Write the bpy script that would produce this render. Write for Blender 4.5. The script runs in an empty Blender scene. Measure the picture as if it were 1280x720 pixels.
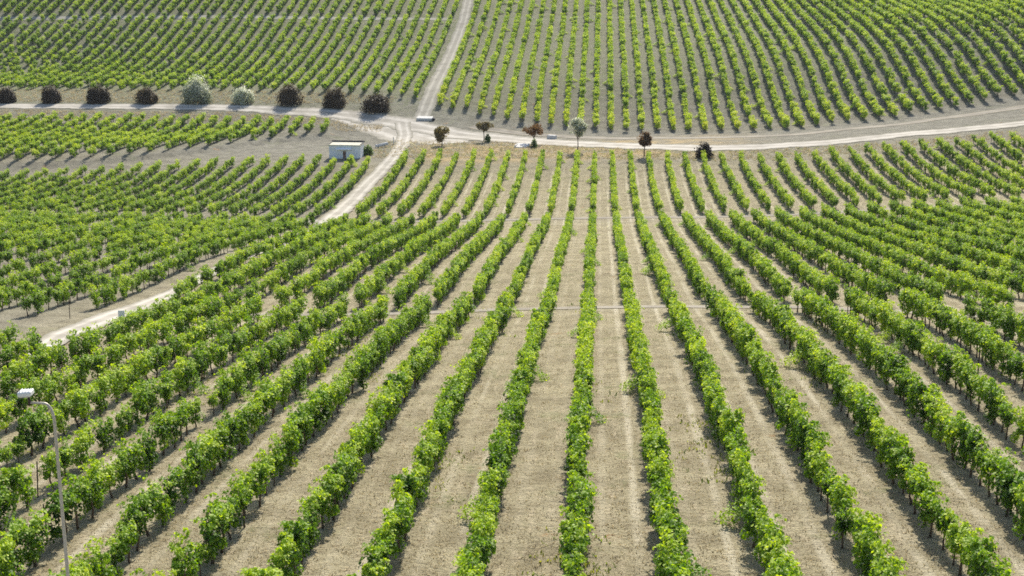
import bpy, bmesh, math, random
import numpy as np
from mathutils import Vector, Matrix

# ------------------------------------------------------------------ camera, sky, sun, exposure
R = math.radians
scene = bpy.context.scene
COL = scene.collection
F_PX, PITCH, PSI, CX0 = 1760.0, R(14.65), 0.0616946, 0.4702
cam_data = bpy.data.cameras.new("camera")
cam_data.sensor_width = 36.0
cam_data.lens = 36.0 * F_PX / 1280.0
cam_data.clip_start = 0.5
cam_data.clip_end = 2000.0
cam = bpy.data.objects.new("camera", cam_data)
COL.objects.link(cam)
cam.location = (CX0, 0, 0)
cam.rotation_euler = (R(90) - PITCH, 0, PSI)
scene.camera = cam

SUN_EL, SUN_AZ = R(36), R(5)
world = bpy.data.worlds.new("World")
scene.world = world
world.use_nodes = True
wn = world.node_tree
wn.nodes.clear()
sky = wn.nodes.new("ShaderNodeTexSky")
sky.sky_type = 'NISHITA'
sky.sun_disc = False
sky.sun_elevation = SUN_EL
sky.sun_rotation = SUN_AZ
sky.air_density = 1.0
sky.dust_density = 1.5
bg = wn.nodes.new("ShaderNodeBackground")
bg.inputs['Strength'].default_value = 0.118
wo = wn.nodes.new("ShaderNodeOutputWorld")
wn.links.new(sky.outputs[0], bg.inputs[0])
wn.links.new(bg.outputs[0], wo.inputs[0])

sun_data = bpy.data.lights.new("sun", 'SUN')
sun_data.energy = 4.9
sun_data.angle = R(0.53)
sun_data.color = (1.0, 0.935, 0.82)
sun = bpy.data.objects.new("sun", sun_data)
COL.objects.link(sun)
to_sun = Vector((math.sin(SUN_AZ) * math.cos(SUN_EL), math.cos(SUN_AZ) * math.cos(SUN_EL), math.sin(SUN_EL)))
sun.rotation_euler = to_sun.to_track_quat('Z', 'Y').to_euler()

scene.view_settings.view_transform = 'Standard'
scene.view_settings.look = 'None'
scene.view_settings.gamma = 1.0
scene.view_settings.use_curve_mapping = False
scene.view_settings.exposure = 0.62
scene.render.engine = 'CYCLES'
scene.cycles.use_denoising = False
scene.cycles.max_bounces = 6
scene.cycles.diffuse_bounces = 3
scene.cycles.glossy_bounces = 2
scene.cycles.transmission_bounces = 4
scene.cycles.filter_width = 1.7
scene.cycles.sample_clamp_indirect = 6.0

rng = random.Random(11)
nrng = np.random.default_rng(5)

# ------------------------------------------------------------------ terrain
S = 2.5          # metres between vine rows
K0 = np.array([15, 32, 42, 55, 70, 90, 110, 132, 155, 180, 205, 230, 260, 300, 350, 450.])
G0 = np.array([-14.5, -16.545, -17.547, -19.155, -21.315, -24.603, -26.94, -30.07, -32.805, -33.831, -33.12, -33.459, -28.078, -22.975, -15.18, 2.114])
K1 = np.array([15, 40, 65, 90, 115, 150, 190, 230, 280, 350, 450.])
GA = np.array([2.0, 3.547, 4.907, 3.902, 2.255, 3.205, 4.373, 4.653, 7.358, -0.853, 0.527])
GB = np.array([-2.0, -3.295, 9.184, 10.718, 7.607, 4.925, 3.111, 5.631, 3.735, 1.013, -0.214])

def spline(k, v, y):
    y = np.clip(y, k[0], k[-1] - 1e-6)
    i = np.searchsorted(k, y, side='right') - 1
    n = len(k)
    h = k[i + 1] - k[i]
    t = (y - k[i]) / h
    lo = np.clip(np.arange(n) - 1, 0, n - 1)
    hi = np.clip(np.arange(n) + 1, 0, n - 1)
    m = (v[hi] - v[lo]) / (k[hi] - k[lo])
    t2, t3 = t * t, t * t * t
    return (2*t3 - 3*t2 + 1) * v[i] + (t3 - 2*t2 + t) * h * m[i] + (-2*t3 + 3*t2) * v[i + 1] + (t3 - t2) * h * m[i + 1]

def sstep(a, b, x):
    t = np.clip((x - a) / (b - a), 0, 1)
    return t * t * (3 - 2 * t)

# field edges measured along the rows, as (x, y) lines
A_BOT = ([-110, -88, -80.5, -75.7, -66.8, -59.9, -52.9, -48.9, -43.5], [198, 200.3, 201.2, 203, 207.5, 213.6, 223.5, 228, 230])
A_TOP = ([-115, -100, -88, -74.6, -57, -52, -46, -43], [235, 235.5, 236.5, 237.5, 237.5, 236.5, 234.5, 232])
B_TOP = ([-110, -83.6, -73, -62.4, -58.2, -51.8, -42.5, -34], [190, 192.3, 195, 198.2, 200, 201.8, 202.2, 200.5])
MAIN_TOP = ([-27.5, -16.8, -6.2, 0.7, 12, 17.4, 22.7, 26.6, 33.2, 40.4, 45.6, 50.5, 55.2, 58, 80], [204.5, 203, 201.5, 199.6, 197, 195, 194, 194, 195.2, 197, 196.8, 198.4, 198.6, 198.3, 200])
FR_BASE = ([-28, -20.9, -13.3, -7.9, -0.4, 5.1, 10.3, 15.3, 23, 27.9, 33.4, 38.6, 43.5, 48.3, 53.9, 58.9, 63.8, 66.5, 100], [247.2, 242.1, 237.5, 234.9, 231.4, 229, 228.3, 226, 224, 222.8, 223.5, 225.8, 225.9, 227, 229.5, 230.3, 232.1, 232.6, 243])
FL_BASE = ([-140, -114, -98, -82, -66.5, -52.7, -45, -33], [264, 263, 262, 261.5, 260, 258, 256.5, 252])
T1 = ([-22, -13, -7, -0.8, 5.8, 13, 15.4, 17.9, 25, 40], [84.5, 85.6, 87.6, 88.4, 87.5, 84.1, 81.7, 78.1, 68, 46])
T2 = ([-80, -68, -60, -50, -36, -23, -16.6, -3.8, 5.3, 14.2, 23, 36.7, 45, 80], [155, 156, 157, 158, 158.5, 157.3, 157.3, 158.5, 158, 156.4, 156.2, 157.6, 156.5, 155])
T3 = ([-150, -139, -82, -33, -26, 2, 60, 120], [317, 317, 319, 316.5, 316.5, 315.3, 314.5, 314])

def lin(tab, x):
    return np.interp(x, tab[0], tab[1])

def ground_z(x, y):
    x = np.asarray(x, float)
    y = np.asarray(y, float)
    xs = x / 100.0
    z = spline(K0, G0, y) + spline(K1, GA, y) * xs + spline(K1, GB, y) * xs * xs / np.sqrt(1 + 0.6 * xs * xs)
    # the terrace on the left: its lower lip stands above the field below
    lip = lin(A_BOT, x) - 1.5
    z = z + 0.5 * sstep(-2.6, 0.0, y - lip) * (1 - sstep(3, 22, y - lip)) * sstep(-41.0, -47.0, x)
    # the near side stays level behind the frame
    return z

def gz(x, y):
    return float(ground_z(x, y))

# ------------------------------------------------------------------ camera test (which plants the frame can hold)
def pix(x, y, z):
    dx = np.asarray(x, float) - CX0
    dy = np.asarray(y, float)
    z = np.asarray(z, float)
    X = dx * math.cos(PSI) + dy * math.sin(PSI)
    Yc = -dx * math.sin(PSI) + dy * math.cos(PSI)
    D = Yc * math.cos(PITCH) - z * math.sin(PITCH)
    up = Yc * math.sin(PITCH) + z * math.cos(PITCH)
    return 640 + F_PX * X / D, 360 - F_PX * up / D, D

# ------------------------------------------------------------------ node helpers
def new_mat(name):
    m = bpy.data.materials.new(name)
    m.use_nodes = True
    nt = m.node_tree
    nt.nodes.clear()
    out = nt.nodes.new("ShaderNodeOutputMaterial")
    return m, nt, out

class NB:
    def __init__(self, nt):
        self.nt = nt
    def n(self, t, **kw):
        nd = self.nt.nodes.new(t)
        for k, v in kw.items():
            setattr(nd, k, v)
        return nd
    def link(self, a, b):
        self.nt.links.new(a, b)
    def put(self, sock, v):
        if hasattr(v, 'is_output') or isinstance(v, bpy.types.NodeSocket):
            self.link(v, sock)
        else:
            sock.default_value = v
    def math(self, op, a, b=0.0, c=None, clamp=False):
        nd = self.n("ShaderNodeMath", operation=op, use_clamp=clamp)
        self.put(nd.inputs[0], a)
        self.put(nd.inputs[1], b)
        if c is not None:
            self.put(nd.inputs[2], c)
        return nd.outputs[0]
    def mix(self, fac, a, b, mode='MIX'):
        nd = self.n("ShaderNodeMix", data_type='RGBA', blend_type=mode)
        self.put(nd.inputs[0], fac)
        self.put(nd.inputs[6], a if not isinstance(a, tuple) else (*a[:3], 1))
        self.put(nd.inputs[7], b if not isinstance(b, tuple) else (*b[:3], 1))
        return nd.outputs[2]
    def noise(self, vec, scale, detail=3.0, rough=0.55, dist=0.0):
        nd = self.n("ShaderNodeTexNoise")
        if vec is not None:
            self.link(vec, nd.inputs['Vector'])
        nd.inputs['Scale'].default_value = scale
        nd.inputs['Detail'].default_value = detail
        nd.inputs['Roughness'].default_value = rough
        nd.inputs['Distortion'].default_value = dist
        return nd.outputs[0]
    def ramp(self, v, lo, hi, a=0.0, b=1.0, smooth=True):
        nd = self.n("ShaderNodeMapRange", interpolation_type='SMOOTHSTEP' if smooth else 'LINEAR', clamp=True) if smooth else self.n("ShaderNodeMapRange", clamp=True)
        self.put(nd.inputs[0], v)
        nd.inputs[1].default_value = lo
        nd.inputs[2].default_value = hi
        nd.inputs[3].default_value = a
        nd.inputs[4].default_value = b
        return nd.outputs[0]

def principled(b, out, color, rough=0.8, spec=0.3, normal=None, metallic=0.0):
    p = b.n("ShaderNodeBsdfPrincipled")
    b.put(p.inputs['Base Color'], color if not isinstance(color, tuple) else (*color[:3], 1))
    b.put(p.inputs['Roughness'], rough)
    p.inputs['Specular IOR Level'].default_value = spec
    p.inputs['Metallic'].default_value = metallic
    if normal is not None:
        b.link(normal, p.inputs['Normal'])
    if out is not None:
        b.link(p.outputs[0], out.inputs[0])
    return p

def bump(b, height, strength=0.5, dist=0.05):
    nd = b.n("ShaderNodeBump")
    nd.inputs['Strength'].default_value = strength
    nd.inputs['Distance'].default_value = dist
    b.link(height, nd.inputs['Height'])
    return nd.outputs[0]

# ------------------------------------------------------------------ materials
def soil_material():
    m, nt, out = new_mat("soil")
    b = NB(nt)
    geo = b.n("ShaderNodeNewGeometry")
    sep = b.n("ShaderNodeSeparateXYZ")
    b.link(geo.outputs['Position'], sep.inputs[0])
    X, Y = sep.outputs[0], sep.outputs[1]
    flat = b.n("ShaderNodeCombineXYZ")
    b.link(X, flat.inputs[0]); b.link(Y, flat.inputs[1])
    P2 = flat.outputs[0]
    stretch = b.n("ShaderNodeCombineXYZ")       # streaks along the rows left by the plough
    b.link(b.math('MULTIPLY', X, 3.0), stretch.inputs[0]); b.link(b.math('MULTIPLY', Y, 0.55), stretch.inputs[1])
    n_big = b.noise(P2, 0.045, 3)
    n_mid = b.noise(P2, 0.55, 4, 0.6)
    n_fine = b.noise(P2, 4.2, 5, 0.75)
    n_grain = b.noise(P2, 11.0, 3, 0.7)
    n_str = b.noise(stretch.outputs[0], 0.9, 4, 0.6)
    tan = b.mix(b.ramp(n_mid, 0.32, 0.68), (0.250, 0.216, 0.134), (0.380, 0.337, 0.218))
    tan = b.mix(b.ramp(n_str, 0.50, 0.72, 0, 0.6), tan, (0.49, 0.42, 0.29))
    tan = b.mix(b.ramp(n_fine, 0.53, 0.65, 0, 0.75), tan, (0.125, 0.092, 0.050))
    tan = b.mix(b.ramp(n_grain, 0.55, 0.68, 0, 0.55), tan, (0.13, 0.10, 0.058))
    tan = b.mix(b.ramp(n_fine, 0.44, 0.30, 0, 0.7), tan, (0.51, 0.43, 0.275))
    grey = b.mix(b.ramp(n_mid, 0.32, 0.68), (0.152, 0.142, 0.110), (0.238, 0.224, 0.176))
    grey = b.mix(b.ramp(n_fine, 0.55, 0.72, 0, 0.5), grey, (0.10, 0.098, 0.07))
    far = b.ramp(Y, 183.0, 214.0)
    left = b.ramp(X, -26.0, -36.0)
    f = b.math('MAXIMUM', far, b.math('MULTIPLY', left, 0.75))
    base = b.mix(f, tan, grey)
    # wheel tracks between the rows, paler where the earth is pressed
    fr = b.math('FRACT', b.math('ADD', b.math('DIVIDE', X, S), 100.0))
    _infield = b.math('MULTIPLY', b.ramp(Y, 196.0, 190.0), b.ramp(X, -28.5, -26.5))
    w1 = b.math('ABSOLUTE', b.math('SUBTRACT', fr, 0.30))
    w2 = b.math('ABSOLUTE', b.math('SUBTRACT', fr, 0.70))
    lane = b.n("ShaderNodeTexWhiteNoise", noise_dimensions='1D')
    b.link(b.math('FLOOR', b.math('ADD', b.math('DIVIDE', X, S), 100.0)), lane.inputs['W'])
    lsep = b.n("ShaderNodeSeparateColor"); b.link(lane.outputs['Color'], lsep.inputs[0])
    wob = b.math('MULTIPLY', b.math('SUBTRACT', b.noise(P2, 0.12, 2), 0.5), 0.12)
    t1_ = b.math('MULTIPLY', b.ramp(b.math('ADD', w1, wob), 0.085, 0.015), b.ramp(lsep.outputs[0], 0.1, 0.9, 0.25, 1.1))
    t2_ = b.math('MULTIPLY', b.ramp(b.math('SUBTRACT', w2, wob), 0.085, 0.015), b.ramp(lsep.outputs[1], 0.1, 0.9, 0.15, 1.1))
    trk = b.math('MAXIMUM', t1_, t2_)
    trk = b.math('MULTIPLY', trk, b.ramp(b.noise(P2, 0.16, 3, 0.6), 0.40, 0.58, 0.22, 0.95))
    trk = b.math('MULTIPLY', trk, _infield)
    base = b.mix(trk, base, (0.48, 0.432, 0.315))
    # weeds and low green growth in patches
    wmask = b.math('MULTIPLY', b.ramp(b.noise(P2, 0.30, 4, 0.65), 0.57, 0.66, 0, 0.75), b.ramp(n_fine, 0.40, 0.60))
    hill = b.math('MULTIPLY', b.ramp(Y, 232.0, 262.0), b.ramp(X, 90.0, -110.0, 0.55, 0.75))
    wmask = b.math('MAXIMUM', b.math('MULTIPLY', wmask, 0.7), b.math('MULTIPLY', hill, b.ramp(b.noise(P2, 1.2, 3), 0.35, 0.6)))
    base = b.mix(wmask, base, (0.165, 0.190, 0.075))
    om = b.math('MULTIPLY', b.ramp(b.noise(P2, 0.42, 3, 0.6), 0.66, 0.74, 0, 0.8), b.ramp(n_fine, 0.45, 0.58))
    base = b.mix(om, base, (0.33, 0.155, 0.045))
    # dry yellow verge below the valley road
    vy = b.math('MULTIPLY', b.ramp(Y, 197.0, 203.0), b.ramp(Y, 226.0, 216.0))
    vx = b.math('MULTIPLY', b.ramp(X, -31.0, -25.0), b.ramp(X, 30.0, 10.0))
    vg = b.math('MULTIPLY', b.math('MULTIPLY', vy, vx), b.ramp(b.noise(P2, 0.35, 4, 0.6), 0.38, 0.62, 0.2, 0.95))
    base = b.mix(vg, base, (0.40, 0.30, 0.15))
    h = b.math('ADD', b.math('MULTIPLY', n_fine, 0.7), b.math('MULTIPLY', n_grain, 0.3))
    h = b.math('ADD', h, b.math('MULTIPLY', n_mid, 0.8))
    principled(b, out, base, 0.95, 0.15, bump(b, h, 0.95, 0.26))
    return m

def road_material(name, pale, dark, rut, soil):
    m, nt, out = new_mat(name)
    b = NB(nt)
    geo = b.n("ShaderNodeNewGeometry")
    uv = b.n("ShaderNodeUVMap"); uv.uv_map = "across"
    sep = b.n("ShaderNodeSeparateXYZ"); b.link(uv.outputs[0], sep.inputs[0])
    u = sep.outputs[0]
    P = geo.outputs['Position']
    n1 = b.noise(P, 0.35, 4, 0.6)
    n2 = b.noise(P, 3.0, 4, 0.65)
    c = b.mix(b.ramp(n1, 0.3, 0.7), dark, pale)
    c = b.mix(b.ramp(n2, 0.55, 0.75, 0, 0.35), c, dark)
    au = b.math('ABSOLUTE', u)
    r = b.ramp(b.math('ABSOLUTE', b.math('SUBTRACT', au, 0.45)), 0.26, 0.06)
    c = b.mix(b.math('MULTIPLY', r, b.ramp(n1, 0.3, 0.6, 0.25, 0.8)), c, rut)
    edge = b.ramp(b.math('ADD', au, b.math('MULTIPLY', b.math('SUBTRACT', n2, 0.5), 0.8)), 0.74, 0.98)
    c = b.mix(edge, c, soil)
    principled(b, out, c, 0.95, 0.15, bump(b, n2, 0.5, 0.06))
    return m

def leaf_material(name, deep, mid, young, trans=0.42, rough=0.5, spec=0.28, use_yellow=True, tcol=(1.0, 1.0, 0.55)):
    m, nt, out = new_mat(name)
    b = NB(nt)
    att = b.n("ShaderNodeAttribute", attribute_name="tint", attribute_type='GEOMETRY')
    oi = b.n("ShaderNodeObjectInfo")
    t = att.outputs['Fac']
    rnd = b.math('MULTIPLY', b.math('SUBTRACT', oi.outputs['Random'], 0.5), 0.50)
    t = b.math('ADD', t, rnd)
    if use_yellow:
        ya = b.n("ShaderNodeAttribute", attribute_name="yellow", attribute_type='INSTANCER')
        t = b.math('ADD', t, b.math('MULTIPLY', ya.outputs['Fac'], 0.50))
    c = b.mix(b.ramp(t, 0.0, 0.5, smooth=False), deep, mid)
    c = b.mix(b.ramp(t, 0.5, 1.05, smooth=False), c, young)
    if use_yellow:
        c = b.mix(b.ramp(t, 1.0, 1.7, smooth=False), c, (0.50, 0.53, 0.07))
    p = principled(b, None, c, rough, spec)
    tr = b.n("ShaderNodeBsdfTranslucent")
    tc = b.mix(1.0, c, tcol, 'MULTIPLY')
    hs = b.n("ShaderNodeHueSaturation")
    hs.inputs['Value'].default_value = 1.9
    hs.inputs['Saturation'].default_value = 1.08
    b.link(tc, hs.inputs['Color'])
    b.link(hs.outputs[0], tr.inputs[0])
    mx = b.n("ShaderNodeMixShader")
    mx.inputs[0].default_value = trans
    b.link(p.outputs[0], mx.inputs[1]); b.link(tr.outputs[0], mx.inputs[2])
    b.link(mx.outputs[0], out.inputs[0])
    return m

def simple_material(name, color, rough=0.7, spec=0.3, metallic=0.0, var=0.18, scale=6.0, bump_s=0.3):
    m, nt, out = new_mat(name)
    b = NB(nt)
    tc = b.n("ShaderNodeTexCoord")
    n1 = b.noise(tc.outputs['Object'], scale, 5, 0.65)
    lo = tuple(max(0, c * (1 - var)) for c in color)
    hi = tuple(min(1, c * (1 + var)) for c in color)
    c = b.mix(b.ramp(n1, 0.3, 0.7), lo, hi)
    principled(b, out, c, rough, spec, bump(b, n1, bump_s, 0.02), metallic)
    return m

M = {}
M['soil'] = soil_material()
M['road'] = road_material("chalk_road", (0.42, 0.388, 0.33), (0.29, 0.267, 0.222), (0.54, 0.505, 0.44), (0.23, 0.215, 0.165))
M['track'] = road_material("dirt_track", (0.30, 0.28, 0.235), (0.22, 0.205, 0.17), (0.42, 0.395, 0.335), (0.22, 0.21, 0.17))
M['cross'] = road_material("worn_track", (0.26, 0.235, 0.19), (0.18, 0.16, 0.13), (0.37, 0.335, 0.27), (0.31, 0.262, 0.17))
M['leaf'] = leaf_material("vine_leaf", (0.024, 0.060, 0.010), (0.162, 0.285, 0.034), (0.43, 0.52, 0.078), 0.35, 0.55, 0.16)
M['bark'] = simple_material("vine_bark", (0.115, 0.085, 0.06), 0.9, 0.15, scale=18, var=0.35)
M['dark_leaf'] = leaf_material("purple_leaf", (0.022, 0.015, 0.009), (0.044, 0.029, 0.015), (0.130, 0.090, 0.040), 0.22, 0.6, 0.2, False)
M['brown_leaf'] = leaf_material("brown_leaf", (0.085, 0.068, 0.028), (0.160, 0.128, 0.052), (0.25, 0.205, 0.085), 0.3, 0.6, 0.2, False)
M['red_leaf'] = leaf_material("red_brown_leaf", (0.050, 0.026, 0.015), (0.105, 0.052, 0.028), (0.18, 0.105, 0.05), 0.35, 0.6, 0.2, False)
M['silver_leaf'] = leaf_material("silver_leaf", (0.16, 0.185, 0.13), (0.46, 0.48, 0.39), (0.82, 0.82, 0.74), 0.40, 0.45, 0.4, False, (1.0, 1.0, 0.86))
M['green_leaf'] = leaf_material("shrub_leaf", (0.030, 0.070, 0.018), (0.060, 0.115, 0.026), (0.12, 0.19, 0.04), 0.35, 0.5, 0.3, False)
M['tree_bark'] = simple_material("tree_bark", (0.10, 0.080, 0.065), 0.9, 0.15, scale=10, var=0.3)
M['steel'] = simple_material("galvanised_steel", (0.50, 0.455, 0.38), 0.5, 0.4, 0.35, 0.10, 9)
M['lamp_shell'] = simple_material("lamp_shell", (0.72, 0.72, 0.70), 0.4, 0.4, 0.1, 0.06, 7)
M['lamp_glass'] = simple_material("lamp_glass", (0.33, 0.34, 0.35), 0.15, 0.6, 0.0, 0.05, 7, 0.0)
M['rust'] = simple_material("rusty_iron", (0.075, 0.055, 0.045), 0.8, 0.3, 0.3, 0.3, 30)
M['lime'] = simple_material("limewash", (0.87, 0.87, 0.87), 0.85, 0.2, 0.0, 0.08, 2.0)
M['roof_cream'] = simple_material("roof_screed", (0.52, 0.50, 0.40), 0.9, 0.2, 0.0, 0.15, 1.5)
M['near_black'] = simple_material("matt_black", (0.035, 0.035, 0.04), 0.8, 0.2, 0.0, 0.2, 4)  # near-black colour, on the hut's roof edge and the culvert pipe
M['white_sheet'] = simple_material("white_sheet", (0.90, 0.90, 0.89), 0.5, 0.3, 0.0, 0.02, 3)
M['door_brown'] = simple_material("door_wood", (0.26, 0.15, 0.115), 0.7, 0.3, 0.0, 0.2, 12)
M['concrete'] = simple_material("pale_concrete", (0.60, 0.585, 0.55), 0.9, 0.2, 0.0, 0.14, 3.5)
M['wood'] = simple_material("pale_wood", (0.50, 0.44, 0.25), 0.8, 0.2, 0.0, 0.2, 10)
M['marker'] = simple_material("white_plate", (0.82, 0.83, 0.82), 0.5, 0.3, 0.0, 0.04, 5)
M['straw'] = leaf_material("dry_grass", (0.29, 0.235, 0.145), (0.43, 0.365, 0.24), (0.56, 0.50, 0.36), 0.22, 0.7, 0.15, False, (1.0, 0.97, 0.86))
M['weed'] = leaf_material("weed_leaf", (0.075, 0.115, 0.028), (0.15, 0.20, 0.045), (0.30, 0.30, 0.075), 0.35, 0.55, 0.25, False)

# ------------------------------------------------------------------ object helpers
def mesh_np(name, verts, faces_flat, counts, mat, tint=None, smooth=False, uv=None):
    me = bpy.data.meshes.new(name)
    verts = np.asarray(verts, np.float32)
    faces_flat = np.asarray(faces_flat, np.int32)
    counts = np.asarray(counts, np.int32)
    me.vertices.add(len(verts))
    me.vertices.foreach_set('co', verts.ravel())
    me.loops.add(len(faces_flat))
    me.loops.foreach_set('vertex_index', faces_flat)
    me.polygons.add(len(counts))
    starts = np.concatenate([[0], np.cumsum(counts)[:-1]]).astype(np.int32)
    me.polygons.foreach_set('loop_start', starts)
    me.polygons.foreach_set('loop_total', counts)
    if smooth:
        me.polygons.foreach_set('use_smooth', np.ones(len(counts), bool))
    me.update(calc_edges=True)
    if tint is not None:
        a = me.attributes.new('tint', 'FLOAT', 'FACE')
        a.data.foreach_set('value', np.asarray(tint, np.float32))
    if uv is not None:
        l = me.uv_layers.new(name='across')
        l.data.foreach_set('uv', np.asarray(uv, np.float32)[faces_flat].ravel())
    me.validate()
    me.materials.append(mat)
    return me

def link(name, data, parent=None, loc=(0, 0, 0), rot=(0, 0, 0), scale=(1, 1, 1)):
    o = bpy.data.objects.new(name, data)
    COL.objects.link(o)
    if parent is not None:
        o.parent = parent
    o.location = loc
    o.rotation_euler = rot
    o.scale = scale
    return o

def tag(o, label=None, cat=None, group=None, kind=None):
    if label: o['label'] = label
    if cat: o['category'] = cat
    if group: o['group'] = group
    if kind: o['kind'] = kind
    return o

def thing(name, label, cat, loc, rotz=0.0, group=None, scale=1.0):
    o = link(name, None, None, loc, (0, 0, rotz), (scale, scale, scale))
    o.empty_display_size = 0.2
    return tag(o, label, cat, group)

class Geo:
    """collects boxes, tubes and plates, builds one mesh"""
    def __init__(self):
        self.bm = bmesh.new()
    def box(self, c, s, rotz=0.0, bev=0.0, rot=None):
        mat = Matrix.Translation(c) @ (rot if rot is not None else Matrix.Rotation(rotz, 4, 'Z'))
        r = bmesh.ops.create_cube(self.bm, size=1.0, matrix=mat @ Matrix.Diagonal((*s, 1)))
        if bev > 0:
            es = set()
            for v in r['verts']:
                es.update(v.link_edges)
            bmesh.ops.bevel(self.bm, geom=list(es), offset=bev, segments=2, affect='EDGES', profile=0.5)
        return self
    def tube(self, pts, radii, seg=8, cap=True):
        pts = [Vector(p) for p in pts]
        rings = []
        for i, p in enumerate(pts):
            d = (pts[min(i + 1, len(pts) - 1)] - pts[max(i - 1, 0)]).normalized()
            a = d.orthogonal().normalized() if i == 0 else (rings_a - d * rings_a.dot(d)).normalized()
            rings_a = a
            bb = d.cross(a)
            rings.append([self.bm.verts.new(p + (a * math.cos(2 * math.pi * k / seg) + bb * math.sin(2 * math.pi * k / seg)) * radii[i]) for k in range(seg)])
        for i in range(len(rings) - 1):
            for k in range(seg):
                f = self.bm.faces.new((rings[i][k], rings[i][(k + 1) % seg], rings[i + 1][(k + 1) % seg], rings[i + 1][k]))
                f.smooth = True
        if cap:
            self.bm.faces.new(list(reversed(rings[0])))
            self.bm.faces.new(rings[-1])
        return self
    def mesh(self, name, mat):
        me = bpy.data.meshes.new(name)
        self.bm.normal_update()
        self.bm.to_mesh(me)
        self.bm.free()
        me.materials.append(mat)
        return me

# ------------------------------------------------------------------ ground sheet and roads
def build_ground():
    ys = np.concatenate([np.arange(-60, 15, 5.0), np.arange(15, 380, 1.0), np.arange(380, 620, 8.0)])
    xs = np.concatenate([np.arange(-420, -170, 10.0), np.arange(-170, 130, 1.0), np.arange(130, 400, 10.0)])
    gx, gy = np.meshgrid(xs, ys)
    z = ground_z(gx, gy)
    z = z + np.where(gy > 450, (gy - 450) * 0.12, 0)
    ny, nx = gx.shape
    v = np.stack([gx, gy, z], -1).reshape(-1, 3)
    idx = np.arange(ny * nx).reshape(ny, nx)
    q = np.stack([idx[:-1, :-1], idx[:-1, 1:], idx[1:, 1:], idx[1:, :-1]], -1).reshape(-1)
    me = mesh_np("ground", v, q, np.full(len(q) // 4, 4), M['soil'], smooth=True)
    return tag(link("ground", me), kind='structure')

def strip(name, pts, mat, lift, step=0.7, across=8, seed=0):
    """a road laid on the ground along pts = (x, y, width)"""
    pts = np.asarray(pts, float)
    d = np.concatenate([[0], np.cumsum(np.hypot(np.diff(pts[:, 0]), np.diff(pts[:, 1])))])
    t = np.arange(0, d[-1], step)
    # smooth the polyline a little
    def sm(col):
        v = np.interp(t, d, pts[:, col])
        k = max(3, int(5 / step)) | 1
        pad = np.pad(v, k // 2, mode='edge')
        pad[:k // 2] = v[0] + (v[0] - v[1:k // 2 + 1][::-1]); pad[-(k // 2):] = v[-1] + (v[-1] - v[-k // 2:-1][::-1][:k // 2])
        return np.convolve(pad, np.ones(k) / k, mode='valid')
    x, y, w = sm(0), sm(1), sm(2)
    tx, ty = np.gradient(x), np.gradient(y)
    L = np.hypot(tx, ty)
    nx_, ny_ = -ty / L, tx / L
    r = np.random.default_rng(seed)
    def wob():
        a = np.zeros(len(t))
        for wl, am in ((9, .10), (3.1, .07), (1.4, .05)):
            a += am * np.sin(t / wl * 2 * math.pi + r.uniform(0, 6.28)) * r.uniform(.6, 1.2)
        return a
    wl_, wr_ = 1 + wob(), 1 + wob()
    u = np.linspace(-1, 1, across)
    off = np.where(u[None, :] < 0, u[None, :] * wl_[:, None], u[None, :] * wr_[:, None]) * (w / 2)[:, None]
    vx = x[:, None] + nx_[:, None] * off
    vy = y[:, None] + ny_[:, None] * off
    vz = ground_z(vx, vy) + lift
    n, m = vx.shape
    v = np.stack([vx, vy, vz], -1).reshape(-1, 3)
    uv = np.stack([np.broadcast_to(u[None, :], (n, m)), np.broadcast_to((t / 10)[:, None], (n, m))], -1).reshape(-1, 2)
    idx = np.arange(n * m).reshape(n, m)
    q = np.stack([idx[:-1, :-1], idx[1:, :-1], idx[1:, 1:], idx[:-1, 1:]], -1).reshape(-1)
    me = mesh_np(name, v, q, np.full(len(q) // 4, 4), mat, smooth=True, uv=uv)
    # normals up
    if me.polygons[0].normal.z < 0:
        me.flip_normals()
    return tag(link(name, me), kind='structure')

build_ground()
strip("valley_road", [(-170, 247, 4), (-106, 245.6, 3.8), (-92, 246.6, 3.8), (-78, 247.2, 3.9), (-63.2, 246.8, 4.2), (-48.3, 243.7, 5.6), (-39.6, 241.0, 6.5),
                      (-34.5, 238.2, 6.6), (-29.5, 235, 6.2), (-24.6, 231.3, 6.0), (-19.8, 228, 6.8), (-15.2, 226.3, 6.4), (-6.4, 220, 7.0), (2, 214, 7.2), (10, 208.8, 6.0),
                      (16, 205.8, 5.6), (22, 204.6, 4.7), (29.6, 204.7, 4.6), (36.5, 205.4, 4.3), (43.7, 207.8, 4.6), (53, 208.6, 4.6), (63, 210.2, 4.7), (82, 214, 4.7), (120, 224, 4.7)],
      M['road'], 0.05, seed=1)
strip("junction", [(-45.0, 240.5, 3.0), (-39, 237.0, 6.0), (-33.6, 232.0, 9.0), (-28.5, 226.5, 9.5), (-25.5, 224.0, 7.0), (-20, 224.5, 3.0)], M['road'], 0.025, seed=2)
strip("vineyard_road", [(-27.9, 66.0, .5), (-28.3, 68.5, 1.4), (-29.1, 74, 2.0), (-29.3, 84, 2.2), (-29.0, 92, 1.6), (-29.0, 100, 1.3), (-29.1, 135, 1.3), (-29.8, 150, 2.2), (-30.5, 158, 2.7), (-30.8, 172, 2.5), (-30.9, 185, 2.5),
                        (-30.1, 198, 2.3), (-29.9, 207, 2.2), (-30.6, 221, 2.4), (-31.6, 231, 2.6), (-33.0, 238, 2.6)], M['road'], 0.075, seed=3)
strip("hill_track", [(-30.0, 236, 3.0), (-29.9, 246, 2.9), (-29.9, 262, 3.0), (-29.8, 280, 2.8), (-29.7, 314, 2.4), (-30.3, 333, 2.4), (-30.6, 372, 2.4)], M['track'], 0.035, seed=4)
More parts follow.
